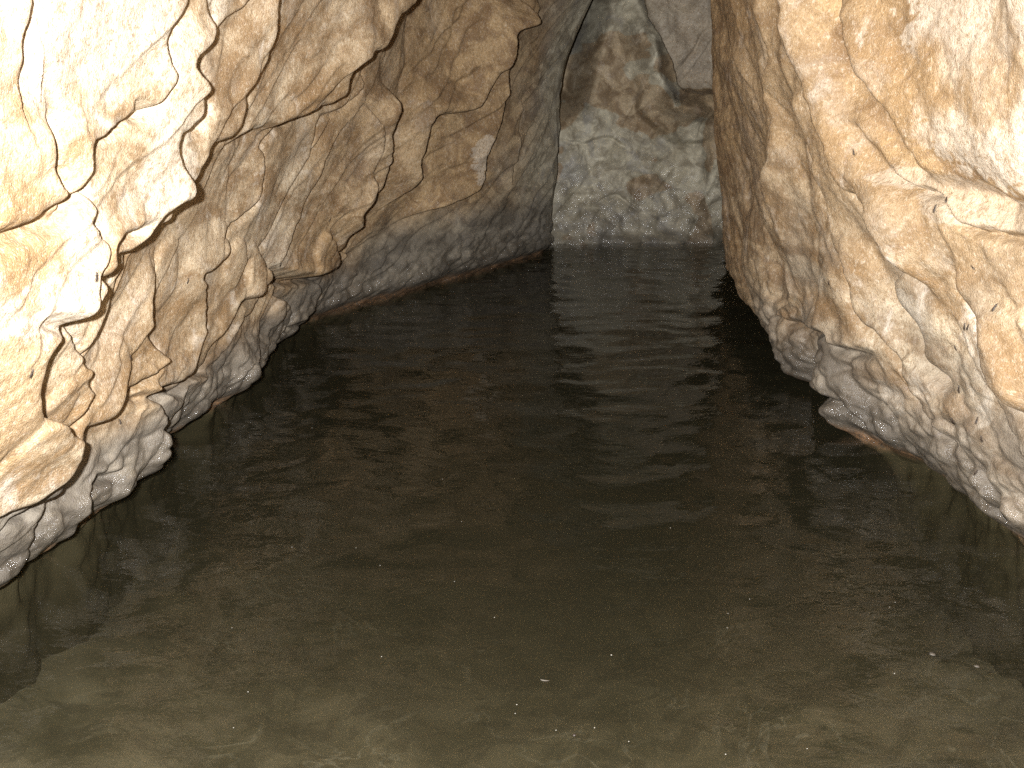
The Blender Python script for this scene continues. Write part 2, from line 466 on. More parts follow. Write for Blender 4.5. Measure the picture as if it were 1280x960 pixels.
L([(205,495),(222,500),(235,480),(255,470),(262,450)], 0.03, 0.06)
L([(140,585),(115,595),(105,612),(98,625),(90,655)], 0.03, 0.06)
L([(70,610),(55,640),(45,665),(40,700)], 0.03, 0.06)
lumps(H, Yl, Zl, lambda p, h, o: onL(p, None, 0.02 + o), [(393,320,.13,.035),(322,345,.11,.035),(352,392,.07,.045),(435,290,.07,.03),(15,585,.14,.035),(250,440,.12,.02),(130,470,.12,.02),(60,510,.07,.02),(180,560,.09,.025),(300,470,.09,.035),(225,520,.07,.03),(120,610,.06,.025),(60,665,.06,.025),(300,330,.1,.02),(222,345,.12,.02)])
# the grey band near the water: knobs, a ragged foot
foot = np.interp(ya, [2.2, 2.34, 2.42, 2.55, 2.68, 2.95, 3.27, 3.35, 3.66, 3.72, 4.2, 4.49, 4.63, 5.21], [0, 0, .03, -.02, .05, 0, -.03, .03, -.01, .08, .01, -.02, .02, 0])[:, None] * np.ones_like(Zl)
low = smooth(0.32, 0.02, Zl)
H += foot * low
band = smooth(0.42, 0.10, Zl + 0.10 * fbm(Yf * 2.3, Zf * 2.3, 2, 70)) * (Yl > 0.8)
f1, f2 = worley(Yf * 11 + 0.7 * perlin(Yf * 6, Zf * 6, 71), Zf * 15 + 0.7 * perlin(Yf * 6, Zf * 6, 72), 5)
H += band * (0.028 * (1 - np.clip(f1 * 1.25, 0, 1) ** 2) - 0.008)
g1, g2 = worley(Yf * 34, Zf * 40, 6)
H += band * 0.009 * (1 - np.clip(g1 * 1.25, 0, 1) ** 2)
H -= 0.10 * smooth(0.07, -0.03, Zl + 0.03 * perlin(Yf * 5, Zf * 0, 73))
H = calm(H, 1)
XL = X_left(Yl, Zl) + H
coL = np.stack([XL, Yl, Zl], -1)
px, py = project(coL)
tideL = np.clip(smooth(0.46, 0.22, Zl + 0.16 * fbm(Yf * 2.0, Zf * 2.0, 3, 80) - 0.05 * (Yl > 5.4)), 0, 1) * 0.92
tideL = np.where(Yl < 5.2, tideL * smooth(0.40, 0.20, Zl + 0.20 * fbm(Yf * 1.6, Zf * 2.0, 3, 81)), tideL)
oliveL = smooth(6.3, 7.3, Yl + 0.5 * fbm(Yf * 1.5, Zf * 1.5, 2, 82)) * 0.9
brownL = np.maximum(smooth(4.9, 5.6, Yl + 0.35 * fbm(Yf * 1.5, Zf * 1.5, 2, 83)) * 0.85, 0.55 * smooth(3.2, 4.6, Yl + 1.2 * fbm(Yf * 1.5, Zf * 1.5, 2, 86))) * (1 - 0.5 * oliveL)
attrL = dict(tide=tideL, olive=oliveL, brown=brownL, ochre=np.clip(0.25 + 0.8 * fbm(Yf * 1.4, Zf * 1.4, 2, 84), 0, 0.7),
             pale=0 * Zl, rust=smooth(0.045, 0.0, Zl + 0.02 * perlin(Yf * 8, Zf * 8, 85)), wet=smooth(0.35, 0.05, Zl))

# ------------------------------------------------------------------ right wall
yr, zr = y_axis(8.2), z_axis(-0.5)
Yr, Zr = np.meshgrid(yr, zr, indexing='ij')
Yf, Zf = Yr.astype(np.float32), Zr.astype(np.float32)
a = math.radians(50)
s_, t_ = (math.sin(a) * Yf - math.cos(a) * Zf), (math.cos(a) * Yf + math.sin(a) * Zf)
H = 0.08 * fbm(Yf * 0.9, Zf * 1.1, 3, 101)
H += 0.018 * np.clip(0.4 + 1.5 * fbm(Yf * 0.8, Zf * 0.9, 2, 160), 0, 1) * sheets(s_, t_, 4.0, 111, 1.2)
H += 0.042 * fbm(s_ * 3.2, t_ * 1.2, 2, 123) + 0.009 * fbm(s_ * 9, t_ * 4, 2, 125) + 0.0060 * fbm(Yf * 22, Zf * 26, 3, 127) + 0.0022 * fbm(Yf * 85, Zf * 85, 2, 129)
def R(pts, A, Ln, side=-1, **kw):
    ledge(H, Yr, Zr, onR(pts, H, 0.7 * A * GAIN), A, Ln, side, **kw)
R([(945,-60),(970,0),(977,40),(993,77),(1007,117),(1017,150),(1033,180),(1037,203),(1050,233),(1073,247),(1093,277),(1113,313),(1130,340),(1150,380)], 0.08, 0.28, w=0.03)
VAL = line_distance(Yr, Zr, onR([(1060,-60),(1075,20),(1090,80),(1110,115),(1140,160),(1170,200),(1220,222),(1280,243),(1330,262)]))
H -= 0.05 * np.exp(-(VAL / 0.075) ** 2)
RIB = line_distance(Yr, Zr, onR([(955,-30),(965,60),(975,120),(990,200),(1000,260)]))
H -= 0.08 * np.exp(-(RIB / 0.17) ** 2)
R([(1040,-40),(1055,30),(1073,87),(1093,107),(1127,150),(1150,187),(1177,210),(1227,220),(1280,243),(1330,265)], 0.05, 0.25, w=0.05, groove=0.2)
R([(1110,195),(1137,223),(1150,232),(1177,237),(1185,250),(1200,275),(1233,283),(1260,288),(1310,296)], 0.025, 0.12, w=0.012)
R([(1060,140),(1093,177),(1113,200),(1137,225)], 0.02, 0.10, w=0.03)
R([(930,-40),(937,0),(950,40),(960,73),(952,110),(962,150),(968,200),(966,260),(967,320)], 0.05, 0.15, w=0.05)
R([(985,110),(1000,160),(1015,200),(1020,240)], 0.03, 0.12, w=0.04)
R([(1060,250),(1085,290),(1101,319),(1122,367),(1149,407),(1162,446),(1185,470)], 0.03, 0.13, w=0.03)
R([(969,324),(991,367),(982,394),(1026,411),(1052,429),(1092,437)], 0.05, 0.10, w=0.02)
R([(1040,300),(1065,340),(1080,390),(1110,420),(1140,470),(1160,500)], 0.03, 0.10, w=0.03)
R([(1180,330),(1200,370),(1230,420),(1240,470),(1262,505),(1280,520)], 0.03, 0.10, w=0.03)
R([(1120,460),(1140,490),(1165,520),(1185,545)], 0.025, 0.06, w=0.02)
R([(1030,470),(1060,500),(1090,530),(1110,560)], 0.03, 0.08, w=0.02)
lumps(H, Yr, Zr, onR, [(940,335,.30,.025),(1060,385,.30,.035),(990,300,.3,.02),(1250,450,.14,.025),(1232,612,.05,.03),(1150,470,.09,.02),(1060,520,.07,.03),(1105,545,.06,.03),(1180,560,.07,.02),(1005,440,.09,.03),(1220,480,.10,.015),(1265,640,.05,.03),(1010,250,.3,.02),(960,250,.3,.02)])
zb = np.interp(yr, [3.2, 3.4, 3.7, 3.85, 4.0, 4.4, 5.15, 6.25], [-.1, 0.0, .03, .05, .06, .14, .19, .24])[:, None]
zb = zb + 0.03 * perlin(Yf * 7, Zf * 0 + 3, 173)
band = smooth(0.45, 0.12, Zr + 0.12 * fbm(Yf * 2.3, Zf * 2.3, 2, 170) - 0.05) * (Yr > 0.8) * smooth(5.2, 4.0, Yr)
f1, f2 = worley(Yf * 12 + 0.7 * perlin(Yf * 6, Zf * 6, 171), Zf * 15 + 0.7 * perlin(Yf * 6, Zf * 6, 172), 15)
H += band * (0.030 * (1 - np.clip(f1 * 1.25, 0, 1) ** 2) - 0.008)
g1, g2 = worley(Yf * 36, Zf * 42, 16)
H += band * 0.010 * (1 - np.clip(g1 * 1.25, 0, 1) ** 2)
H += 0.05 * (np.exp(-((Yr - 3.42) / 0.16) ** 2) - np.exp(-((Yr - 3.72) / .12) ** 2) + 0.7 * np.exp(-((Yr - 4.0) / .12) ** 2)) * smooth(0.5, 0.1, Zr)
H -= 0.34 * smooth(0.0, 0.13, zb - Zr) * smooth(3.2, 3.6, Yr)
H -= 0.10 * smooth(0.07, -0.03, Zr + 0.03 * perlin(Yf * 5, Zf * 0, 174)) * smooth(3.6, 3.2, Yr)
H = calm(H, 1)
XR = X_right(Yr, Zr) - H
coR = np.stack([XR, Yr, Zr], -1)
tideR = smooth(0.42, 0.10, Zr + 0.22 * fbm(Yf * 1.8, Zf * 1.8, 3, 180) - 0.06) * smooth(5.0, 4.0, Yr) * 0.9
ochR = np.clip(smooth(0.55, 0.95, Zr + 0.2 * fbm(Yf * 1.2, Zf * 1.2, 2, 184)) * 0.75, 0, 1)
tideR = np.maximum(tideR, 0.5 * smooth(1.05, 0.5, Zr) * smooth(-0.05, 0.3, fbm(Yf * 2.6, Zf * 2.6, 3, 187)) * smooth(5.0, 3.5, Yr))
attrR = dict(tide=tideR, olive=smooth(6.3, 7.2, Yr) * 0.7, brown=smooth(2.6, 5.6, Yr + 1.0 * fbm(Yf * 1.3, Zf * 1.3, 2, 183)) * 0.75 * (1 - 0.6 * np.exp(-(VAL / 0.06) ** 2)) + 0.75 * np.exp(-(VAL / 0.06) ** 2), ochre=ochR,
             pale=0 * Zr, rust=smooth(0.05, 0.0, Zr + 0.02 * perlin(Yf * 8, Zf * 8, 185)), wet=smooth(0.4, 0.05, Zr))

# ------------------------------------------------------------------ far end
xb, zbk = np.arange(-0.5, 2.4, 0.0085), np.concatenate([np.arange(-0.5, -0.04, 0.03), np.arange(-0.04, 1.95, 0.0085), np.arange(1.95, 2.95, 0.05)])
Xb, Zb = np.meshgrid(xb, zbk, indexing='ij')
Yf, Zf = Xb.astype(np.float32), Zb.astype(np.float32)
H = 0.12 * fbm(Yf * 1.3, Zf * 1.2, 3, 201) + 0.09 * fbm(Yf * 4, Zf * 3.4, 2, 203) + 0.016 * fbm(Yf * 10, Zf * 9, 2, 205) + 0.006 * fbm(Yf * 26, Zf * 26, 3, 207)
H += 0.02 * sheets(Yf * 0.9 - Zf * 0.4, Zf, 3.2, 211)
def B(pts, A, Ln, side=1, **kw):
    ledge(H, Xb, Zb, onB(pts, H), A, Ln, side, **kw)
rib = line_distance(Xb, Zb, onB([(785,-40),(797,30),(815,85),(832,125),(850,138)]))
H += 0.15 * np.exp(-(rib / 0.10) ** 2) * (1 + 0.8 * fbm(Yf * 5, Zf * 5, 2, 221))
shelf = line_distance(Xb, Zb, onB([(835,128),(865,134),(900,136),(960,138)]))
H += 0.17 * np.exp(-(shelf / 0.075) ** 2) * (1 + 0.9 * fbm(Yf * 6, Zf * 6, 2, 223))
B([(806,-40),(813,17),(833,50),(847,83),(855,108),(880,112),(912,111),(960,112)], -0.22, 1.2, side=1, w=0.03, groove=0)
B([(790,80),(805,112),(800,133),(827,160),(847,173),(900,168)], 0.06, 0.16, side=1, w=0.05, groove=0.3)
for crk in ([(850,80),(865,60),(873,45),(885,30)], [(890,105),(888,90),(900,78),(908,60)], [(700,170),(730,176),(760,168),(790,185)], [(740,255),(770,240),(800,262)]):
    B(crk, 0.012, 0.04, side=1, w=0.02, groove=1.0)
H -= 0.6 * smooth(0.66, 0.42, Xb - 0.16 * (Zb - 1.2)) * smooth(0.85, 1.15, Zb)
for cx, cz, r, h in ((0.80, 0.66, 0.06, 0.07), (1.45, 0.42, 0.17, 0.07), (1.05, 0.50, 0.05, 0.04), (1.1, 0.95, 0.12, 0.05), (0.62, 0.52, 0.14, -0.05), (1.25, 0.72, 0.10, -0.04)):
    H += h * np.exp(-(((Xb - cx) ** 2 + (Zb - cz) ** 2) / r ** 2))
g1, g2 = worley(Yf * 14, Zf * 16, 26)
H += smooth(0.5, 0.1, Zb) * 0.016 * (1 - np.clip(g1 * 1.25, 0, 1) ** 2)
H += 0.06 * smooth(0.10, 0.0, Zb)
coB = np.stack([Xb, Y_back(Xb, Zb) - H, Zb], -1)
attrB = dict(tide=smooth(0.5, 0.1, Zb + 0.25 * fbm(Yf * 2, Zf * 2, 3, 280)) * 0.45, olive=0.95 + 0 * Zb, brown=0 * Zb, ochre=0 * Zb, pale=0 * Zb,
             rust=0 * Zb, wet=smooth(1.0, 0.3, Zb + 0.4 * fbm(Yf * 3, Zf * 3, 2, 281)))

# ------------------------------------------------------------------ link the rock
def inside(poly, x, y):
    r = np.zeros(x.shape, bool)
    n = len(poly)
    for k in range(n):
        (ax, ay), (bx, by) = poly[k][:2], poly[(k + 1) % n][:2]
        if ay == by:
            continue
        r ^= ((ay > y) != (by > y)) & (x < (bx - ax) * (y - ay) / (by - ay) + ax)
    return r

def grid_normals(co):
    du = np.gradient(co, axis=0); dv = np.gradient(co, axis=1)
    n = np.cross(du, dv)
    return n / np.maximum(np.linalg.norm(n, axis=-1, keepdims=True), 1e-9)

def build_rock(co, attrs, code, table, flip=False):
    """splits one continuous rock surface into the pieces named in table: code -> (name, thing, label)"""
    nu, nv = co.shape[:2]
    q = grid_quads(nu, nv)
    fc = code.reshape(-1)[q[:, 0]]
    nor = grid_normals(co).reshape(-1, 3) * (-1 if flip else 1)
    flat = co.reshape(-1, 3)
    for c, (name, parent, label) in table.items():
        f = q[fc == c]
        if not len(f):
            continue
        used, inv = np.unique(f, return_inverse=True)
        f = inv.reshape(-1, 4)
        if flip:
            f = f[:, ::-1]
        o = mesh_object(name, flat[used], f, ROCK, parent, {k: a.reshape(-1)[used] for k, a in attrs.items()}, nor[used])
        if label:
            o['label'] = label

def soft(poly, x, y, r=9.0, seed=400):
    """1 inside a photo outline laid on the rock, with a ragged border"""
    wx = x + r * perlin(x / 16, y / 16, seed) + 0.6 * r * perlin(x / 6, y / 6, seed + 2)
    wy = y + r * perlin(x / 16, y / 16, seed + 1) + 0.6 * r * perlin(x / 6, y / 6, seed + 3)
    return inside(poly, wx, wy).astype(np.float32)

LINE_A = [(305,-80),(270,0),(268,30),(240,71),(235,84),(240,112),(238,142),(206,180),(208,202),(205,244),(169,289),(131,322),(98,375),(60,416),(32,462),(30,512),(60,549),(62,577),(46,604),(23,632),(-20,650)]
LINE_B = [(380,-80),(352,0),(339,68),(311,120),(302,161),(266,180),(244,221),(210,259),(204,274),(169,289)]
LINE_M = [(540,-60),(516,0),(497,19),(477,59),(453,94),(447,119),(457,169),(467,220),(450,259),(448,290),(449,305),(440,330),(420,360),(398,386),(385,400),(380,600)]
bx, by = project(np.stack([X_left(Yl, Zl), Yl, Zl], -1))
bx = np.where(Yl < 0.5, -3000, bx); by = np.where(Yl < 0.5, np.where(Zl > 1, -3000, 900), by)
hi = by < 9000
code = np.full(Yl.shape, 2)
code[inside(LINE_A[:11] + LINE_B[::-1], bx, by)] = 1
code[inside([(-9000,-9000),(305,-9000)] + LINE_A + [(-9000,650)], bx, by)] = 0
rear = inside(LINE_M + [(9000, 600), (9000,-9000), (540,-9000)], bx, by) | (Yl > 5.35)
code[rear] = 3
foot_line = np.where(rear, 0.30, 0.20) + 0.07 * perlin(Yl * 3, Yl * 0 + 2, 411)
isfoot = (Zl < foot_line)
code[isfoot & ~rear] = 4
code[isfoot & rear] = 5
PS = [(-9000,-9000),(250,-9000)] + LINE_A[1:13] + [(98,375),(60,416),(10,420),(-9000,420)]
attrL['pale'] = np.where(bx < 1e4, soft(PS, bx, by, 10), 0) * 0.55 * smooth(-0.15, 0.25, fbm(Yl * 3.0, Zl * 3.0, 4, 441)) + 0.5 * soft([(560,186),(580,168),(588,178),(577,200),(580,226),(569,230),(566,205)], bx, by, 9)  # first outline: pale sheet, its colour whitened further for the flash overexposure
attrL['damp'] = smooth(0.17, 0.03, Zl + 0.10 * fbm(Yl * 3, Zl * 3, 3, 451))
attrL['silt'] = smooth(-0.005, -0.05, Zl)
attrL['rust'] = attrL['rust'] * 0.8
attrL['tide'] = np.where(Yl > 5.3, attrL['tide'] * 0.9, attrL['tide'])
attrL['olive'] = np.maximum(attrL['olive'], 0.65 * smooth(5.2, 5.6, Yl) * smooth(0.55, 0.25, Zl))
outcrop = empty('rock_outcrop', (-1.1, 3, 0))
tag(outcrop, 'brightly lit tan rock of overlapping wavy sheets on the left of the water', 'rock wall')
rearrock = empty('rock_outcrop', (-0.3, 6.4, 0))
tag(rearrock, 'shaded brown rock face set back behind the bright left outcrop', 'rock wall')
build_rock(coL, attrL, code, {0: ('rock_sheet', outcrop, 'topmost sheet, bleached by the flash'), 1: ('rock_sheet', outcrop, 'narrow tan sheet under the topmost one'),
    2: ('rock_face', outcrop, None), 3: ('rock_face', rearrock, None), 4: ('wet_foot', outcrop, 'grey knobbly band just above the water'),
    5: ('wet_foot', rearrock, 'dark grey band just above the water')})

bx, by = project(np.stack([X_right(Yr, Zr), Yr, Zr], -1))
bx = np.where(Yr < 0.5, 3000, bx); by = np.where(Yr < 0.5, np.where(Zr > 1, -3000, 900), by)
R3 = [(945,-60),(970,0),(977,40),(993,77),(1007,117),(1017,150),(1033,180),(1037,203),(1050,233),(1073,247),(1080,300),(1000,330),(969,324)]
R4 = [(1040,-40),(1055,30),(1073,87),(1093,107),(1127,150),(1150,187),(1177,210),(1227,220),(1280,243),(1330,265)]
SLAB = [(1150,205),(1177,210),(1227,220),(1280,243),(1310,260),(1310,296),(1260,288),(1233,283),(1200,275),(1185,250),(1177,237),(1150,230),(1138,222)]
code = np.full(Yr.shape, 0)
code[inside([(-9000,-9000),(945,-9000)] + R3 + [(900,420),(-9000,420)], bx, by)] = 1
code[inside([(1040,-9000)] + R4 + [(9000,265),(9000,-9000)], bx, by)] = 2
code[inside(SLAB, bx, by)] = 3
code[(Zr < 0.24 + 0.08 * perlin(Yr * 3, Yr * 0 + 2, 412)) & (code != 1)] = 4
attrR['pale'] = np.maximum.reduce([0.55 * soft([(1150,-80),(1600,-80),(1600,300),(1280,232),(1230,205),(1180,170),(1192,100),(1160,40)], bx, by, 34) * smooth(-0.2, 0.3, fbm(Yr * 3.5, Zr * 3.5, 4, 443)), 0.3 * soft(SLAB, bx, by, 5), 0.5 * soft([(1148,358),(1172,366),(1186,398),(1180,410),(1160,408),(1150,385)], bx, by, 10)])  # first outline paints the flash's burnt-out white into the bulge colour
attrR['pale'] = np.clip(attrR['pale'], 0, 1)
attrR['ochre'] = np.maximum(attrR['ochre'] * (1 - attrR['pale']), 0.9 * soft([(1085,-60),(1150,-60),(1165,50),(1195,100),(1182,172),(1150,160),(1110,90)], bx, by, 14))
attrR['damp'] = smooth(0.20, 0.04, Zr + 0.10 * fbm(Yr * 3, Zr * 3, 3, 452)) * smooth(5.0, 4.0, Yr)
attrR['silt'] = smooth(-0.005, -0.05, Zr)
attrR['rust'] = attrR['rust'] * 0.8
buttress = empty('rock_outcrop', (1.3, 4, 0))
tag(buttress, 'lumpy ochre rock wall overhanging the water on the right', 'rock wall')
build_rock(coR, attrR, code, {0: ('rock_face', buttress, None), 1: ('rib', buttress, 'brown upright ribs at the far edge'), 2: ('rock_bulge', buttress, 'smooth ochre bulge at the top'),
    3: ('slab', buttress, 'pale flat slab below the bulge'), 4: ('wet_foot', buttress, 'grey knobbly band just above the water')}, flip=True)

bx, by = project(np.stack([Xb, Y_back(Xb, Zb), Zb], -1))
code = np.full(Xb.shape, 0)
BSLAB = [(808,-60),(813,17),(833,50),(847,83),(853,110),(912,112),(1000,112),(1000,-60)]
SHELF = [(838,137),(847,112),(853,110),(912,112),(1000,112),(1000,160),(917,153),(880,147)]
code[inside(BSLAB, bx, by)] = 1
code[inside(SHELF, bx, by)] = 2
attrB['pale'] = 0.55 * soft(BSLAB, bx, by, 3)
attrB['brown'] = np.maximum(0.95 * soft(SHELF, bx, by, 4), 0.6 * smooth(-0.05, 0.3, fbm(bx / 60, by / 60, 3, 431) + 0.55 * np.exp(-((by - 120 - 0.35 * (bx - 800)) / 60) ** 2) - 0.1))  # brown shelf, plus a ragged diagonal band painting the overhang's shade
attrB['olive'] = np.where(attrB['brown'] > 0.5, 0.25, np.where(attrB['pale'] > 0.2, 0.15, 0.95))
attrB['damp'] = smooth(0.10, 0.02, Zb + 0.06 * fbm(Xb * 3, Zb * 3, 3, 453)) * 0.6
attrB['silt'] = smooth(-0.01, -0.06, Zb)
backrock = empty('rock_outcrop', (1.0, 7.8, 0))
tag(backrock, 'olive grey rock closing the far end of the passage', 'rock wall')
build_rock(coB, attrB, code, {0: ('rock_face', backrock, None), 1: ('slab', backrock, 'pale cracked slab in the upper corner'), 2: ('shelf', backrock, 'brown shelf under the pale slab')}, flip=True)

# ------------------------------------------------------------------ bed and water
xs, ys = np.linspace(-1.9, 2.5, 90), np.linspace(-1.0, 8.6, 180)
gx, gy = np.meshgrid(xs, ys, indexing='ij')
mid = 0.05 + 0.08 * gy
bed = -0.36 - 0.13 * np.clip(gy - 0.8, 0, 6) + 0.10 * ((gx - mid) / 1.2) ** 2 + 0.06 * fbm(gx * 1.5, gy * 1.5, 3, 301) + 0.015 * fbm(gx * 7, gy * 7, 2, 303)
o = mesh_object('cave_floor', np.stack([gx, gy, bed], -1).reshape(-1, 3), grid_quads(*gx.shape), silt_material())
tag(o, 'brown silt bed under the murky water', 'ground', kind='structure')

wy = []
y = -0.7
while y < 8.4:
    wy.append(y); y += min(max(0.007 * max(y, 0.9), 0.007), 0.03)
wy = np.array(wy); wx = np.linspace(-1.7, 2.4, 300)
gx, gy = np.meshgrid(wx, wy, indexing='ij')
gxf, gyf = gx.astype(np.float32), gy.astype(np.float32)
wz = 0.010 * fbm(gxf * 2.4 + 0.5 * perlin(gxf * 3, gyf * 3, 6), gyf * 4.0, 2, 311) + 0.0042 * fbm(gxf * 5.5 + 1.2 * perlin(gxf * 2, gyf * 2, 5), gyf * 8 + perlin(gxf * 2, gyf * 2, 8), 2, 313) + 0.0006 * perlin(gxf * 16, gyf * 34, 315) * smooth(2.5, 5, gy)
nu, nv = gx.shape
top = np.stack([gx, gy, wz], -1).reshape(-1, 3)
bot = top.copy(); bot[:, 2] = -1.4
q = grid_quads(nu, nv)
i = np.arange(nu * nv).reshape(nu, nv)
rim = np.concatenate([i[:, 0], i[-1, 1:], i[-2::-1, -1], i[0, -2::-1]])
n = nu * nv
# closed body: rippled top, plain sides, one coarse bottom
base = n + np.arange(len(rim) - 1)
co = np.vstack([top, bot[rim[:-1]], [[0.3, 3.8, -1.4]]])
side, fan = [], []
r0 = rim[:-1]; r1 = np.roll(r0, -1); b0 = base; b1 = np.roll(base, -1)
side = np.stack([r0, b0, b1, r1], -1)
me = bpy.data.meshes.new('water')
cen = len(co) - 1
faces = np.vstack([q, side]).tolist() + [(int(u), cen, int(v)) for u, v in zip(b0, b1)]
me.from_pydata(co.tolist(), [], faces)
me.polygons.foreach_set('use_smooth', np.ones(len(me.polygons), bool))
me.materials.append(water_material())
o = bpy.data.objects.new('water', me); S.collection.objects.link(o)
tag(o, 'dark murky cave water with faint ripples', 'water', kind='structure')

# ================================================================== small things: gnats on the rock, specks on the water
bpy.context.view_layer.update()
DG = bpy.context.evaluated_depsgraph_get()
from mathutils import Vector, Matrix
def cast(px, py):
    d = Vector(ray(px, py)).normalized()
    ok, p, n, *_ = S.ray_cast(DG, Vector((0, 0, CAM_H)), d)
    return p, (n if n.dot(d) < 0 else -n)

def simple_material(name, col, rough=0.6, var=0.3):
    k = NT(name)
    pos = k.n('ShaderNodeNewGeometry').outputs['Position']
    c = k.mix(k.ramp(k.noise(pos, 400, 3), 0.35, 0.65), tuple(v * (1 - var) for v in col), col)
    bs = k.n('ShaderNodeBsdfPrincipled'); k.set(bs.inputs['Base Color'], c); bs.inputs['Roughness'].default_value = rough
    k.t.links.new(bs.outputs[0], k.out.inputs['Surface'])
    return k.m
GNAT = simple_material('gnat_brown', (0.035, 0.022, 0.014), 0.45)
PALE = simple_material('pale_debris', (0.30, 0.28, 0.24), 0.5)
TAN = simple_material('tan_debris', (0.075, 0.064, 0.05), 0.6)
DARK = simple_material('dark_debris', (0.03, 0.02, 0.015), 0.6)

def tube(V, F, path, radii, n=6):
    base = len(V)
    path = [Vector(p) for p in path]
    for i, p in enumerate(path):
        t = (path[min(i + 1, len(path) - 1)] - path[max(i - 1, 0)]).normalized()
        a = t.orthogonal().normalized(); b = t.cross(a)
        for k in range(n):
            w = 2 * math.pi * k / n
            V.append(tuple(p + radii[i] * (math.cos(w) * a + math.sin(w) * b)))
    for i in range(len(path) - 1):
        for k in range(n):
            F.append((base + i * n + k, base + i * n + (k + 1) % n, base + (i + 1) * n + (k + 1) % n, base + (i + 1) * n + k))
    F.append(tuple(base + k for k in range(n - 1, -1, -1))); F.append(tuple(base + (len(path) - 1) * n + k for k in range(n)))

def gnat_mesh():
    """body along +y, belly towards -z, 1 unit long"""
    V, F = [], []
    tube(V, F, [(0, -.5, .10), (0, -.42, .11), (0, -.2, .13), (0, .05, .15), (0, .14, .17), (0, .24, .19), (0, .33, .17), (0, .37, .15), (0, .43, .14), (0, .48, .12)],
         [.012, .045, .060, .055, .060, .085, .060, .030, .050, .015], 8)
    for sx in (-1, 1):
        b = len(V)                                           # wing: a thin lens folded back along the body
        V += [(sx * .03, .22, .22), (sx * .10, .0, .23), (sx * .14, -.30, .22), (sx * .09, -.55, .20), (sx * .03, -.35, .215), (sx * .02, 0, .23)]
        V += [(x, y, z + .012) for x, y, z in V[b:b + 6]]
        F += [tuple(range(b + 5, b - 1, -1)), tuple(range(b + 6, b + 12))] + [(b + i, b + (i + 1) % 6, b + 6 + (i + 1) % 6, b + 6 + i) for i in range(6)]
        for y0, y1 in ((.30, .55), (.22, .10), (.15, -.45)):
            tube(V, F, [(sx * .04, y0, .13), (sx * .20, (y0 + y1) / 2, .22), (sx * .30, y1, 0)], [.012, .010, .007], 5)
    me = bpy.data.meshes.new('gnat'); me.from_pydata(V, [], F); me.materials.append(GNAT)
    me.polygons.foreach_set('use_smooth', np.ones(len(me.polygons), bool))
    return me
GM = gnat_mesh()
def gnat(px, py, ln, ang, label, group):
    p, n = cast(px, py)
    up = Vector((0, 0, 1)); up = (up - up.dot(n) * n).normalized()
    side = up.cross(n)
    d = (math.cos(ang) * up + math.sin(ang) * side).normalized()
    x = d.cross(n).normalized()
    m = Matrix((x, d, n)).transposed().to_4x4()
    o = bpy.data.objects.new('gnat', GM)
    o.matrix_world = Matrix.Translation(p) @ m @ Matrix.Diagonal((ln, ln, ln, 1))
    S.collection.objects.link(o)
    tag(o, label, 'insect', group)
for px, py, ln, ang, lab in (
    (119, 346, .022, .15, 'dark slender gnat on bleached rock beside the deepest crack, left'),
    (234, 351, .018, .3, 'small dark gnat on pale tan rock left of the hanging lumps'),
    (162, 447, .016, -.2, 'thin dark gnat on a smooth tan swelling of the left rock'),
    (149, 527, .018, .1, 'dark gnat on the grey rock skirt under the lowest tan sheet, left'),
    (38, 466, .020, .3, 'dark gnat in the shade of the big left overhang'),
    (350, 330, .022, .05, 'dark gnat between two rounded tan lumps above the water, left'),
    (412, 274, .020, .2, 'dark gnat at the brown upper edge of the rounded left lumps')):
    gnat(px, py, ln, ang, lab, 'gnats resting on the left rock')
for px, py, ln, ang, lab in (
    (1170, 261, .022, -.1, 'dark gnat on glittering grey rock just below the pale slab'),
    (1184, 250, .020, -.6, 'dark gnat tilted along the lower edge of the pale slab'),
    (1217, 334, .015, -1.0, 'short dark gnat lying nearly level on the right rock'),
    (1245, 385, .024, .05, 'long dark gnat on pale rock near the right edge of the picture'),
    (1207, 408, .020, .05, 'left one of two dark gnats side by side on the right rock'),
    (1211, 409, .018, .1, 'right one of two dark gnats side by side on the right rock'),
    (1195, 434, .016, -.3, 'faint dark gnat just below the side by side pair'),
    (1200, 486, .024, .0, 'dark upright gnat on the yellowish lump of the right rock'),
    (1192, 525, .025, -.1, 'dark gnat at the top of the grey band, right'),
    (1222, 526, .022, -.2, 'upper of two dark gnats in line on the grey right rock'),
    (1228, 548, .020, -.2, 'lower of two dark gnats in line on the grey right rock'),
    (1221, 591, .020, .2, 'dark gnat lowest on the right rock, near the waterline'),
    (1068, 190, .020, -.4, 'dark gnat beside the steep groove of the right rock'),
    (1037, 353, .018, .1, 'dark gnat alone on the smooth far swelling of the right rock'),
    (1077, 441, .012, 0, 'tiny dark gnat where tan rock turns grey, right')):
    gnat(px, py, ln, ang, lab, 'gnats resting on the right rock')

rnd = random.Random(7)
def speck_mesh(name, mat, seed, flat=0.35, lobes=0.3):
    r = random.Random(seed)
    V, F = [], []
    n, m = 8, 5
    for i in range(1, m):
        for k in range(n):
            a, b = math.pi * i / m, 2 * math.pi * k / n
            q = 1 + lobes * (r.random() - .5) * 2
            V.append((q * math.sin(a) * math.cos(b), q * math.sin(a) * math.sin(b), q * flat * math.cos(a)))
    V += [(0, 0, flat), (0, 0, -flat)]
    for i in range(m - 2):
        for k in range(n):
            F.append((i * n + k, (i + 1) * n + k, (i + 1) * n + (k + 1) % n, i * n + (k + 1) % n))
    for k in range(n):
        F.append((len(V) - 2, k, (k + 1) % n)); F.append((len(V) - 1, (m - 2) * n + (k + 1) % n, (m - 2) * n + k))
    me = bpy.data.meshes.new(name); me.from_pydata(V, [], F); me.materials.append(mat)
    me.polygons.foreach_set('use_smooth', np.ones(len(me.polygons), bool))
    return me
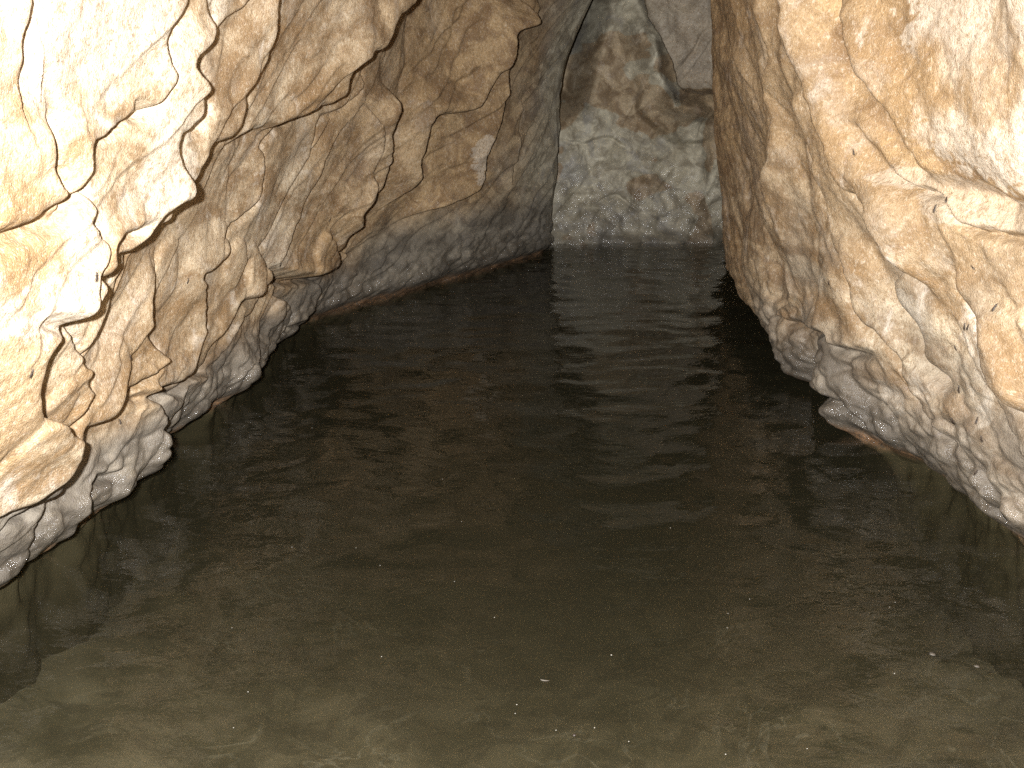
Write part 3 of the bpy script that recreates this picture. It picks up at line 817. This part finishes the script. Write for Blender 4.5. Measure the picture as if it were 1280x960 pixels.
SPECKS = [speck_mesh('speck', PALE, k) for k in range(4)]
def float_at(name, me, px, py, r, label, cat, group=None, sx=1.0):
    p, n = cast(px, py)
    o = bpy.data.objects.new(name, me)
    o.location = (p.x, p.y, p.z + 0.0006); o.scale = (r * sx, r, r); o.rotation_euler = (0, 0, rnd.uniform(0, 6.28))
    S.collection.objects.link(o)
    return tag(o, label, cat, group)
for i, (px, py, r, lab) in enumerate((
    (390, 535, 2.2, 'pale speck on the dark water nearest the grey blocks of the left rock'),
    (553, 599, 2.0, 'pale speck alone on the darkest middle of the water'),
    (577, 652, 1.6, 'faint pale speck alone between mid water and the near specks'),
    (838, 660, 2.0, 'dull speck alone on the water well out from the right rock'),
    (365, 684, 2.0, 'left one of two pale specks floating level, left of centre'),
    (445, 685, 1.8, 'right one of two pale specks floating level, left of centre'),
    (475, 707, 2.0, 'pale speck next below the two level ones, left of centre'),
    (568, 727, 1.6, 'faint speck on open water far above the curved twig, left of it'),
    (618, 772, 1.8, 'reddish pale speck floating above the curved twig'),
    (477, 821, 2.0, 'pale speck alone on the water left of the curved twig'),
    (764, 819, 2.6, 'brightest pale speck, floating right of the curved twig'),
    (646, 881, 1.8, 'upper of two specks close together below the curved twig'),
    (644, 892, 1.6, 'lower of two specks close together below the curved twig'),
    (695, 913, 1.6, 'pale speck just left of the dark floating crumb'),
    (743, 910, 2.0, 'pale speck just right of the dark floating crumb'),
    (786, 927, 1.6, 'pale speck beyond the one right of the dark crumb'),
    (937, 749, 1.6, 'topmost of three pale specks right of centre'),
    (910, 767, 1.6, 'middle one of three pale specks right of centre'),
    (909, 785, 1.6, 'lowest of three pale specks right of centre'),
    (1119, 753, 1.8, 'right one of a tight pair of specks above the largest flake'),
    (1112, 759, 1.6, 'left one of a tight pair of specks above the largest flake'),
    (1118, 842, 2.0, 'pale speck floating left of and below the largest flake'),
    (907, 943, 2.0, 'pale speck at the bottom edge of the picture, right of centre'),
    (1009, 936, 1.6, 'faint speck at the bottom edge, farther right than the brighter one'),
    (290, 785, 1.6, 'topmost of three pale specks on the near left water'),
    (310, 865, 2.0, 'middle one of three pale specks on the near left water'),
    (292, 910, 1.8, 'lowest of three pale specks on the near left water'))):
    float_at('floating_speck', SPECKS[i % 4], px, py, r * 0.00066, lab, 'speck', 'pale specks floating on the water')
float_at('floating_flake', speck_mesh('flake', TAN, 21, 0.2, 0.45), 1166, 818, 0.0075, 'largest pale grey flake floating on the water near the right wall', 'flake')
float_at('floating_flake', speck_mesh('flake', TAN, 22, 0.2, 0.45), 1221, 833, 0.005, 'smaller dull flake floating to the right of the largest one', 'flake')
float_at('floating_flake', speck_mesh('flake', DARK, 23, 0.3, 0.45), 718, 919, 0.0035, 'dark crumb floating on the near water among pale specks', 'flake')
V, F = [], []
tube(V, F, [(-1, .25, 0), (-.8, .05, .03), (-.45, -.12, .05), (0, -.18, .06), (.5, -.12, .05), (1, .02, 0)], [.05, .13, .15, .12, .09, .03], 7)
me = bpy.data.meshes.new('twig'); me.from_pydata(V, [], F); me.materials.append(TAN)
p, n = cast(681, 851)
o = bpy.data.objects.new('floating_twig', me); o.location = (p.x, p.y, p.z + .001); o.scale = (.0095,) * 3; o.rotation_euler = (0, 0, -.15)
S.collection.objects.link(o)
tag(o, 'short curved pale bit of twig floating on the near water', 'twig')
